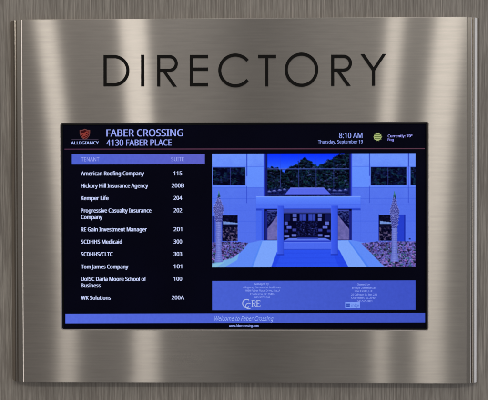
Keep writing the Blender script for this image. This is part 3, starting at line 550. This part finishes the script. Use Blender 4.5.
# ------------------------------------------------------------------ the photograph shown on the display (colours on one flat grid)
def picture():
    PX0, PX1, PY0, PY1 = 212.8, 416.2, 153.4, 267.4
    NX, NY = 560, 314
    xs = np.linspace(PX0, PX1, NX); ys = np.linspace(PY0, PY1, NY)
    Xg, Yg = np.meshgrid(xs, ys)
    img = np.zeros((NY, NX, 3))
    def noise(scale, sx=1., sy=1., seed=0):
        r = np.random.default_rng(seed)
        g = r.random((160, 260))
        u = (Xg-PX0)*scale*sx; v = (Yg-PY0)*scale*sy
        i = np.floor(u).astype(int); j = np.floor(v).astype(int); fu = u-i; fv = v-j
        fu = fu*fu*(3-2*fu); fv = fv*fv*(3-2*fv)
        G = lambda a, b: g[b % 160, a % 260]
        return (G(i, j)*(1-fu)+G(i+1, j)*fu)*(1-fv)+(G(i, j+1)*(1-fu)+G(i+1, j+1)*fu)*fv
    def fbm(scale, seed, sx=1., sy=1.):
        return (noise(scale, sx, sy, seed)*.5+noise(scale*2.1, sx, sy, seed+1)*.3+noise(scale*4.3, sx, sy, seed+2)*.2)
    def H(c): return np.array([int(c[i:i+2], 16)/255 for i in (0, 2, 4)])
    def inpoly(pts):
        m = np.zeros(Xg.shape, bool); n = len(pts)
        for k in range(n):
            x1, y1 = pts[k]; x2, y2 = pts[(k+1) % n]
            if y1 == y2: continue
            c = ((y1 > Yg) != (y2 > Yg)) & (Xg < (x2-x1)*(Yg-y1)/(y2-y1)+x1)
            m ^= c
        return m
    def R(x0, y0, x1, y1, c, a=1.):
        # soft-edged rectangle
        e = .28
        w = np.clip((Xg-x0)/e+.5, 0, 1)*np.clip((x1-Xg)/e+.5, 0, 1)*np.clip((Yg-y0)/e+.5, 0, 1)*np.clip((y1-Yg)/e+.5, 0, 1)*a
        img[:] = img*(1-w[..., None])+H(c)*w[..., None]
    def Pg(pts, c, a=1.):
        w = inpoly(pts)*a; img[:] = img*(1-w[..., None])+H(c)*w[..., None]
    def fill(mask, c0, c1, t):
        t = np.broadcast_to(np.asarray(t, float), mask.shape)[mask]
        t = np.clip(t, 0, 1)[:, None]; img[mask] = H(c0)*(1-t)+H(c1)*t
    def blob(cx, cy, rx, ry, c0, c1, tone=0., cut=None, lean=0.):
        """small lit lump: upper side c1, lower side c0"""
        j0, j1 = np.searchsorted(xs, [cx-rx*1.4-abs(lean), cx+rx*1.4+abs(lean)]); i0, i1 = np.searchsorted(ys, [cy-ry*1.5, cy+ry*1.5])
        if j1 <= j0 or i1 <= i0: return
        X, Y = Xg[i0:i1, j0:j1], Yg[i0:i1, j0:j1]
        k = ((X-cx-lean*(Y-cy))/rx)**2+((Y-cy)/ry)**2+(grain[i0:i1, j0:j1]-.5)*1.1 < 1
        if cut is not None: k &= cut[i0:i1, j0:j1]
        t = np.clip(.5-(Y-cy)/ry*.55+tone, 0, 1)[k][:, None]
        img[i0:i1, j0:j1][k] = H(c0)*(1-t)+H(c1)*t
    grain = fbm(1.5, 555)
    full = np.ones(Xg.shape, bool)
    # facade panels
    fill(full, '5676f0', '6c94fe', 1-(Yg-153)/60+.5*(fbm(.16, 3)-.5)+.35*(fbm(1.4, 4)-.5))
    R(212, 187, 417, 245, '4c6ae8', .55)
    R(248, 166.6, 265, 187, '6490ff', .8); R(353, 166.6, 370, 187, '6490ff', .8)
    for x in (247.6, 370.4, 409.2): R(x-.35, 153, x+.5, 176, '1f34b4', .8); R(x-.3, 186, x+.3, 203, '2238bc', .7)
    for y in (166.4, 187.6, 198.5): R(212, y-.2, 265, y+.25, '2e50d4', .55); R(353, y-.2, 417, y+.25, '2e50d4', .55)
    for yy in (204.6, 210.2, 232.4): R(212, yy, 265, yy+.25, '3858d8', .35); R(353, yy, 417, yy+.25, '3858d8', .35)
    for xx in (230.5, 256.5, 361.5, 389.8): R(xx, 198.5, xx+.25, 243, '3858d8', .3)
    R(212, 221, 265, 221.5, '3354dc', .4); R(353, 221, 417, 221.5, '3354dc', .4)
    # upper side windows
    def window(x0, y0, x1, y1, seed, mull=()):
        m = (Xg >= x0) & (Xg <= x1) & (Yg >= y0) & (Yg <= y1)
        f = fbm(.3, seed)
        fill(m, '04041a', '101a4c', (f-.42)*2.6)
        g = m & (fbm(.3, seed+5) > .60); fill(g, '081a34', '183850', (fbm(1.2, seed+7)-.3)*2)
        r = np.random.default_rng(seed)
        for _ in range(int(2.2*(x1-x0))):
            w = r.uniform(.4, 1.6); blob(r.uniform(x0, x1), r.uniform(y0, y1), w, w*.6, '03030f', ('1c4450', '202c6c', '34448c', '0c1434')[r.integers(4)], r.uniform(-.5, .2), cut=m, lean=r.uniform(-.6, .6))
        for x in mull: R(x-.3, y0, x+.3, y1, '3c44a0', .8)
        R(x0, y0, x1, y0+.6, '0a1050', .8); R(x0, y0, x0+.6, y1, '101660', .6)
        R(x0, y1-.2, x1, y1+1.3, '5a7cff', .5)
    window(213.4, 167.2, 246, 185.0, 21, (231.2,))
    window(371.6, 167.0, 407.4, 185.2, 33, (388.8,))
    window(411.2, 167.2, 416.5, 185.2, 44)
    R(407.6, 166.5, 410.6, 187, '5f7cff', .9); R(408.9, 153, 409.4, 187, '2838a8', .7)
    # centre curtain wall
    m = (Xg > 265) & (Xg < 352.6) & (Yg < 196.4)
    fill(m, '0a30ff', '2f60ff', (Yg-153)/16)
    top = np.interp(Xg, [265, 269, 274, 279, 283, 285, 288, 293, 298, 303, 306, 310, 315, 319, 323, 328, 332, 336, 340, 346, 353],
                    [168, 168, 167, 168, 170, 172.5, 168, 165.5, 163.5, 158.5, 157, 160, 164, 166.5, 164, 160.5, 159, 157, 154, 153, 152])
    top = top+(fbm(.5, 61)-.5)*5
    tr = m & (Yg > top)
    fill(tr, '03030e', '0c2040', (fbm(.35, 65)-.38)*2.6)
    g = tr & (fbm(.4, 71)*.6+fbm(1.1, 72)*.4 > .57) & (Yg < 188); fill(g, '08222c', '1c4850', (fbm(1.2, 75)-.35)*2)
    g = tr & (fbm(.7, 81) > .70) & (Yg < 190); fill(g, '2c3a6c', '5060a0', (fbm(1.5, 85)-.35)*2)
    r = np.random.default_rng(12)
    for _ in range(420):
        cx = r.uniform(268, 351); t0 = float(np.interp(cx, [265, 283, 288, 298, 306, 319, 332, 353], [168, 170, 168, 163.5, 157, 166.5, 159, 152]))
        cy = t0+1+(188-t0)*r.random()**1.3; w = r.uniform(.5, 1.9); dk = r.random()
        blob(cx, cy, w, w*.7, '02030c', '142c50' if dk < .45 else ('1c4a48' if dk < .8 else '3c4c8c'), r.uniform(-.5, .1), cut=tr)
    for _ in range(9):
        cx = r.uniform(270, 349); blob(cx, 182, .35, 6, '02030c', '1a2450', 0, cut=tr, lean=r.uniform(-.15, .15))
    # car park and reflected canopy roof
    lot = m & (Yg > 188.6+(fbm(.3, 90)-.5)*1.5); fill(lot, '0a0e38', '1c2a70', (fbm(.8, 91)-.3)*2)
    for cx, cy, w in ((270.5, 191.4, 2), (275.2, 190.8, 2.2), (280.6, 190.1, 2), (285.4, 189.4, 1.8), (330.5, 189.5, 1.8), (335.6, 190.4, 2.2), (341, 190.6, 2.2), (346.4, 189.9, 1.9)):
        blob(cx, cy+.3, w, .9, '1c2466', '6c7ad0', 0); blob(cx-.2, cy-.3, w*.55, .6, '3c4690', '98a4ec', 0)
    Pg([(291.5, 187.4), (325, 187.4), (332.5, 195.2), (285, 195.2)], '5a6cf0', .95)
    Pg([(291.5, 187.4), (325, 187.4), (325.6, 188.2), (290.8, 188.2)], '7a86f6', .9)
    R(268, 194.2, 350, 195.0, '1a1e78', .8)
    R(332, 193.2, 346, 193.9, '5868c0', .6)
    R(268, 168.3, 350.5, 169.1, '5566c4', .85); R(268, 169.1, 350.5, 169.7, '10164c', .6)
    for x in (281.5, 299.6, 317.0, 334.7): R(x-.3, 169, x+.3, 188, '3a44a4', .75); R(x-.25, 153, x+.25, 168.4, '2440d0', .5)
    R(264.6, 153, 266.3, 197, '2a3cc0'); R(266.3, 153, 268.2, 197, '141a64'); R(350.2, 153, 351.6, 197, '141a64'); R(351.6, 153, 352.9, 197, '2e42cc')
    # canopy
    m = (Xg > 257) & (Xg < 361.5) & (Yg > 196.2) & (Yg < 209); fill(m, '5c86ff', '4a6af0', (Yg-196)/13)
    R(257, 196.2, 361.5, 197.0, '86a8ff', .8); R(257, 204.6, 361.5, 205.1, '2a48d8', .7); R(257, 208.3, 361.5, 209.1, '2440c8', .7)
    R(257, 209, 264.5, 240, '3e62ee', .6)
    R(257, 209, 361.5, 210.4, '1c34b4', .7)
    # entrance recess
    R(265, 209, 352.6, 241, '0a0c3c')
    for x0, x1, flip in ((268, 278.6, 0), (338.8, 350, 1)):
        m = (Xg > x0) & (Xg < x1) & (Yg > 211) & (Yg < 240)
        t = (Xg-x0)/(x1-x0); t = 1-t if flip else t
        g = m & (Yg > 229-14*t*1.0 + (0)); fill(g, '5c5a9c', '7870b8', (fbm(.4, 95)-.2)*1.4)
        g = m & (Yg < 225-10*t) & (fbm(1., 97) > .5); fill(g, '1c2660', '4854a0', fbm(2, 98))
        R(x0, 209.8, x1, 211.2, '4a58c0', .8)
    R(262.5, 209, 265.4, 241, '3350dc', .9); R(266, 211, 268.2, 241, '1c2484', .9); R(350.2, 211, 352.8, 241, '1c2484', .9)
    # lobby behind the portico
    R(284, 209, 332.2, 212.2, '3a48b0'); R(284, 212.2, 332.2, 213.6, '5064d0', .6)
    R(284, 213.4, 332.2, 238, '060624')
    for x0, x1 in ((300.5, 307.2), (309.2, 316.2)): R(x0, 213.8, x1, 221.0, '2a3aa0'); R(x0+.8, 214.6, x1-.8, 220, '3b4cbc', .7)
    for x, y, w, h, c in ((293.6, 213.8, 4, 3.4, '5668cc'), (293.8, 218., 3.8, 3., '6672cc'), (318.8, 213.8, 4, 3.4, '5668cc'), (318.8, 218., 3.8, 3., '6672cc'),
                          (285.6, 221.6, 3.2, 3.4, '5060d0'), (287.6, 225.6, 4.8, 3.2, '5a6adc'), (326, 221.6, 4, 3.4, '6474dc'), (323.6, 225.6, 4.8, 3., '6474e0'),
                          (293.4, 228.6, 3.8, 2.8, '3c44a4'), (319.2, 228.8, 4, 2.8, '3c44a4'), (285.4, 229.8, 3.6, 2.6, '2c3494'), (328, 229.8, 3.6, 2.6, '2c3494'),
                          (292.6, 234.2, 4.6, 2.4, '6676d8'), (319, 234.2, 4.4, 2.4, '5c6cd0'), (285.2, 235.2, 5, 2.2, '7686ea'), (325.4, 235.2, 5.2, 2.2, '7686ea'),
                          (286, 214, 5, 7, '141a5c'), (326, 214, 5.4, 7, '141a5c')):
        R(x, y, x+w, y+h, c, .9)
    m = (Xg > 297.5) & (Xg < 318.5) & (Yg > 221.5) & (Yg < 236); g = m & (fbm(1.1, 101) > .55); fill(g, '14184c', '26307c', fbm(1.6, 103))
    for x in (303, 308.4, 313.6): R(x-.2, 213.8, x+.2, 237, '05051c', .8)
    for x, y in ((304, 229.5), (309.6, 233.6), (313, 228.4)): R(x, y, x+1, y+.7, '6c7cd8', .8)
    Pg([(284, 241), (290, 238), (326, 238), (332.4, 241)], '5a74ea'); R(298, 237.2, 319, 239.2, '2c3ca8', .8)
    R(284, 240.6, 332.4, 242.2, '2a40c8'); R(284, 242.2, 332.4, 249.6, '4a68ee'); R(284, 242.2, 332.4, 243, '6c88fa', .6); R(284, 249.2, 332.4, 250, '2036b8', .8)
    # forecourt
    Pg([(276, 250), (341, 250), (350, 268), (268, 268)], '2648e8')
    Pg([(284, 249.6), (332.4, 249.6), (340, 268), (276, 268)], '2e54f0', .7)
    for y in (253., 258., 263.): R(270, y, 348, y+.3, '1a34cc', .5)
    Pg([(212, 243), (250, 243), (262, 240.4), (278.6, 240.4), (278.6, 250), (271.5, 268), (212, 268)], '5e8af6')
    Pg([(262, 241), (278.6, 240.4), (278.6, 250), (271.8, 268), (252, 268)], '7aa4fb')
    Pg([(262, 241), (263.4, 241), (253.5, 268), (251.6, 268)], '3f78f0', .6)
    Pg([(338.4, 240.4), (352.6, 240.4), (366, 243), (417, 243), (417, 268), (349.6, 268), (338.4, 247)], '5e8af6')
    Pg([(338.4, 241), (349, 240.4), (368, 268), (349.6, 268), (338.4, 247)], '7aa4fb')
    Pg([(349, 241), (350.6, 241), (370.6, 268), (368.2, 268)], '3f78f0', .5)
    # lower windows
    for x0, x1, seed in ((223.0, 238.6, 111), (379.8, 392.6, 121)):
        m = (Xg > x0) & (Xg < x1) & (Yg > 215) & (Yg < 241)
        fill(m, '05051c', '14143c', (fbm(.7, seed)-.35)*2.4)
        g = m & (Yg > 227) & (fbm(.6, seed+3) > .56); fill(g, '3a3050', '6a6088', fbm(1.7, seed+4))
        g = m & (Yg > 221+.12*(Xg-x0)) & (Yg < 224.2) & (Xg > x0+.8); fill(g, '5a78c0', '84a4e4', fbm(1, seed+8))
        R(x0, 225.0, x1, 225.8, '101030', .9); R(x0-.5, 214.6, x0+.2, 241, '1c2c9c', .8)
    R(213, 216, 214.8, 242, '141a64', .9); R(214.8, 216, 216.2, 242, '2232a0', .7)
    R(392.6, 215, 398, 241.5, '16208a', .95); R(398, 215, 406.2, 241.5, '2038c8', .9); R(404.8, 215, 406.2, 241.5, '1a2ca4', .8)
    R(409.6, 238.4, 411.4, 239.8, '14206c', .95)
    # planting beds
    def bed(pts, seed):
        m = inpoly(pts); fill(m, '4848a0', '8880dc', (fbm(.55, seed)-.25)*1.8)
        g = m & (fbm(.8, seed+2) > .58); fill(g, '1c1430', '34285c', fbm(1.6, seed+3))
        r = np.random.default_rng(seed)
        xs_ = [p[0] for p in pts]; ys_ = [p[1] for p in pts]
        for yy in np.arange(min(ys_), max(ys_), .75):          # low shrubs, nearer rows larger
            for _ in range(int(20*(max(xs_)-min(xs_))/45)):
                w = r.uniform(.35, 1.25)*(.55+.75*(yy-241)/27); cx = r.uniform(min(xs_), max(xs_)); cy = yy+r.uniform(-.6, .6)
                cols = [('241a40', '7a68b8'), ('3a2c6c', 'a08ce0'), ('443c8c', '8c86e4'), ('16243c', '4a7090'), ('14283c', '44808c'), ('40286c', 'b884d8'), ('100c24', '2c2450')][r.integers(7)]
                blob(cx, cy, w, w*.8, *cols, r.uniform(-.25, .25), cut=m)
    bed([(212, 242.4), (230, 241.4), (249, 242.8), (244, 250), (233, 258.6), (212, 264.6)], 131)
    bed([(362, 243.4), (378, 241.8), (417, 241.8), (417, 268.5), (386.5, 268.5)], 141)
    Pg([(212, 263.4), (234, 257.6), (240, 253), (238, 260), (224, 268), (212, 268)], '78b4e0', .8)
    Pg([(212, 264.6), (226, 261.4), (216, 268), (212, 268)], '8cc8dc', .7)
    # palms with pruned, diamond-patterned trunks
    def palm(cx, ytop, y1, y2, yb, w, wt, seed):
        hw = np.interp(Yg, [ytop+7, ytop+12, (y1+ytop)/2+8, y1, y2, y2+6, yb-10, yb], [1.0, 2.0, w*.88, w, w*.62, wt, wt, wt*1.5])
        m = (np.abs(Xg-cx-(Yg-yb)*.0) < hw+(fbm(1.4, seed)-.5)*1.2) & (Yg > ytop+7) & (Yg < yb)
        t = (Xg-cx)/np.maximum(hw, .5)
        fill(m, '4c58b0', '8c98ea', .75-.45*np.abs(t)+(fbm(1.5, seed+2)-.5)*.7)
        r = np.random.default_rng(seed)
        for row in range(int((y2+3-(ytop+8))/1.25)):          # stubs of cut fronds, overlapping rows
            yy = ytop+8.5+row*1.25; h_ = float(np.interp(yy, [ytop+7, ytop+12, (y1+ytop)/2+8, y1, y2, y2+6], [1.0, 2.0, w*.88, w, w*.62, wt]))
            for kx_ in np.arange(-h_+(row % 2)*.9, h_+.3, 1.8):
                jx = cx+kx_+r.uniform(-.35, .35); jy = yy+r.uniform(-.4, .4)
                blob(jx, jy+.2, 1.0, .85, '2c2e74', '3c4090', cut=m)
                blob(jx, jy-.2, .62, .5, '6068c4', '9098e4', r.uniform(-.4, .3)-.25*kx_/w)
        g = m & (Yg >= y2+3) & (np.abs(np.sin(Yg*1.5)) < .3); fill(g, '4c58b4', '646ecc', fbm(1.5, seed+6))
        for q in range(6):
            ln = r.uniform(-.28, .28); L_ = r.uniform(2.4, 5.2)
            blob(cx-ln*L_*.6, ytop+8.5-L_*.75, .42, L_*.8, '16324c', ('3c7c84', '2c5c74', '5c9c94')[q % 3], r.uniform(-.2, .1), lean=-ln)
    palm(219.4, 188.5, 208, 219, 262, 5.2, 2.8, 151)
    palm(395.3, 190, 212, 226, 262, 4.6, 2.8, 161)
    # portico columns in front of everything
    for x0, x1 in ((278.2, 284.8), (331.8, 338.8)):
        m = (Xg > x0) & (Xg < x1) & (Yg > 205.5) & (Yg < 255)
        fill(m, '3c5cf0', '3350dc', (Xg-x0)/(x1-x0)); R(x0, 206, x0+.5, 255, '5876fa', .5); R(x1-.6, 206, x1, 255, '2840c4', .6)
        R(x0-.2, 254.2, x1+.2, 255.6, '1a30b0', .7)
    img[:] = img*(1+(rng.random(img.shape[:2])[..., None]-.5)*.05)
    img[:] = np.clip(img, 0, 1)
    # slight softness of the picture file
    for _ in range(2):
        p_ = np.pad(img, ((1, 1), (1, 1), (0, 0)), 'edge')
        img[:] = (p_[1:-1, 1:-1]*2+p_[:-2, 1:-1]+p_[2:, 1:-1]+p_[1:-1, :-2]+p_[1:-1, 2:])/6
    soft = img.copy()
    for _ in range(7):
        p_ = np.pad(soft, ((1, 1), (1, 1), (0, 0)), 'edge')
        soft = (p_[1:-1, 1:-1]+p_[:-2, 1:-1]+p_[2:, 1:-1]+p_[1:-1, :-2]+p_[1:-1, 2:])/5
    img[:] = np.clip(img+.4*(img-soft), 0, 1)
    linimg = np.where(img <= .04045, img/12.92, ((img+.055)/1.055)**2.4)
    # grid mesh
    a, b, c, d = pl(PX0, PY0), pl(PX1, PY0), pl(PX0, PY1), pl(PX1, PY1)
    U = (Xg-PX0)/(PX1-PX0); W = (Yg-PY0)/(PY1-PY0)
    gx = (a[0]*(1-U)+b[0]*U)*(1-W)+(c[0]*(1-U)+d[0]*U)*W
    gy = (a[1]*(1-U)+b[1]*U)*(1-W)+(c[1]*(1-U)+d[1]*U)*W
    co = np.stack([gx*S, np.full_like(gx, -(SZ+.12)*S), gy*S], -1).reshape(-1, 3)
    idx = np.arange(NX*NY).reshape(NY, NX)
    q = np.stack([idx[:-1, :-1], idx[1:, :-1], idx[1:, 1:], idx[:-1, 1:]], -1).reshape(-1, 4)
    me = bpy.data.meshes.new('building_picture')
    me.vertices.add(len(co)); me.vertices.foreach_set('co', co.ravel())
    me.loops.add(q.size); me.loops.foreach_set('vertex_index', q.ravel().astype(np.int32))
    me.polygons.add(len(q)); me.polygons.foreach_set('loop_start', (np.arange(len(q))*4).astype(np.int32))
    me.update(calc_edges=True)
    at = me.color_attributes.new('picture', 'FLOAT_COLOR', 'POINT')
    rgba = np.ones((NX*NY, 4), np.float32); rgba[:, :3] = linimg.reshape(-1, 3)
    at.data.foreach_set('color', rgba.ravel())
    m, N, L, out = mat('picture_on_screen')
    an = N('ShaderNodeAttribute'); an.attribute_name = 'picture'
    e = N('ShaderNodeEmission'); L(an.outputs['Color'], e.inputs[0]); L(e.outputs[0], out.inputs[0])
    me.materials.append(m)
    o = bpy.data.objects.new('building_picture', me); C.objects.link(o); o.parent = screen
picture()

# ------------------------------------------------------------------ lamps of the lobby ceiling, then added side lamps
def lamp(x, y, z, wx, wd, power, col=(1, .95, .86)):
    l = bpy.data.lights.new('ceiling_lamp', 'AREA'); l.shape = 'RECTANGLE'
    l.size = wx*S; l.size_y = wd*S; l.energy = power; l.color = col
    o = bpy.data.objects.new('ceiling_lamp', l); C.objects.link(o)
    o.location = (x*S, -z*S, Z0+y*S)
    return o
CX = 7.7
lamp(CX-620, 650, 1000, 58, 70, 3.6)
lamp(CX-355, 650, 1000, 80, 70, 5.0)
lamp(CX+435, 650, 1000, 48, 70, 2.5)
lamp(CX+600, 650, 1000, 90, 90, 5.2)
def side_lamp(x, y, z, w_, h_, power, col):      # tall area lamp beside the sign, added for rail and edge glints
    l = bpy.data.lights.new('side_glint_lamp', 'AREA'); l.shape = 'RECTANGLE'; l.size = w_*S; l.size_y = h_*S; l.energy = power; l.color = col
    o = bpy.data.objects.new('side_glint_lamp', l); C.objects.link(o); o.location = (x*S, -z*S, Z0+y*S)
    o.rotation_euler = Vector((-x, z, -y*.2)).to_track_quat('-Z', 'Y').to_euler()
side_lamp(1650, 0, 1000, 1100, 2000, 24., (.82, .87, 1.))
side_lamp(-1500, 0, 1160, 80, 2000, 11., (1, .93, .88))

w = bpy.data.worlds.new('World'); bpy.context.scene.world = w; w.use_nodes = True
nt = w.node_tree; bg = nt.nodes['Background']
tc = nt.nodes.new('ShaderNodeTexCoord'); sp = nt.nodes.new('ShaderNodeSeparateXYZ'); nt.links.new(tc.outputs['Generated'], sp.inputs[0])
cr = nt.nodes.new('ShaderNodeValToRGB'); mr = nt.nodes.new('ShaderNodeMapRange')
mr.inputs[1].default_value = -1; mr.inputs[2].default_value = 1
nt.links.new(sp.outputs[2], mr.inputs[0]); nt.links.new(mr.outputs[0], cr.inputs[0])
cr.color_ramp.elements[0].color = (.145, .138, .134, 1); cr.color_ramp.elements[1].color = (2.5, 2.42, 2.3, 1)
e = cr.color_ramp.elements.new(.5); e.color = (.245, .238, .23, 1)
e = cr.color_ramp.elements.new(.74); e.color = (.34, .325, .30, 1)
e = cr.color_ramp.elements.new(.90); e.color = (1.35, 1.3, 1.23, 1)
# world colour dimmed opposite the sign and at far left, for dark steel reflections
dv = nt.nodes.new('ShaderNodeMath'); dv.operation = 'DIVIDE'; ab = nt.nodes.new('ShaderNodeMath'); ab.operation = 'ABSOLUTE'
nt.links.new(sp.outputs[0], dv.inputs[0]); nt.links.new(sp.outputs[1], ab.inputs[0]); nt.links.new(ab.outputs[0], dv.inputs[1])
dk = nt.nodes.new('ShaderNodeValToRGB'); m2 = nt.nodes.new('ShaderNodeMapRange'); m2.inputs[1].default_value = -1; m2.inputs[2].default_value = 1
nt.links.new(dv.outputs[0], m2.inputs[0]); nt.links.new(m2.outputs[0], dk.inputs[0])
de = dk.color_ramp.elements; de[0].position = .14; de[0].color = (.42, .38, .34, 1); de[1].position = .75; de[1].color = (1.0, 1.0, .98, 1)
for p_, v_ in ((.25, 1.), (.36, 1.), (.43, .92), (.48, .56), (.555, .52), (.575, .80)):
    q_ = de.new(p_); q_.color = (v_, v_, v_, 1)
mu = nt.nodes.new('ShaderNodeVectorMath'); mu.operation = 'MULTIPLY'
nt.links.new(cr.outputs[0], mu.inputs[0]); nt.links.new(dk.outputs[0], mu.inputs[1]); nt.links.new(mu.outputs[0], bg.inputs['Color']); bg.inputs['Strength'].default_value = .73

# ------------------------------------------------------------------ camera (fitted to the sign's corners)
yaw, pitch, roll, cx, cy = -0.01301, 0.00798, 0.00178, 7.73353, 5.28866
D = 520.; f = 520.
cyw, syw = math.cos(yaw), math.sin(yaw); cp, spp = math.cos(pitch), math.sin(pitch); crl, srl = math.cos(roll), math.sin(roll)
Ry = Matrix(((cyw, 0, syw), (0, 1, 0), (-syw, 0, cyw))); Rx = Matrix(((1, 0, 0), (0, cp, -spp), (0, spp, cp))); Rz = Matrix(((crl, -srl, 0), (srl, crl, 0), (0, 0, 1)))
R = Rz @ Rx @ Ry
M = Matrix(((1, 0, 0), (0, 0, -1), (0, 1, 0)))
cd = bpy.data.cameras.new('camera'); cam = bpy.data.objects.new('camera', cd); C.objects.link(cam)
cam.matrix_world = Matrix.Translation((cx*S, -D*S, Z0+cy*S)) @ (M @ R.transposed()).to_4x4()
cd.sensor_fit = 'HORIZONTAL'; cd.sensor_width = 36; cd.lens = 36*f/488
cd.clip_start = .01; cd.clip_end = 100
sc = bpy.context.scene; sc.camera = cam
sc.render.resolution_x = 1024; sc.render.resolution_y = 839
sc.view_settings.view_transform = 'Standard'; sc.view_settings.look = 'None'
sc.view_settings.exposure = 0; sc.view_settings.gamma = 1
sc.cycles.use_adaptive_sampling = False      # even sampling keeps the brushed grain clean
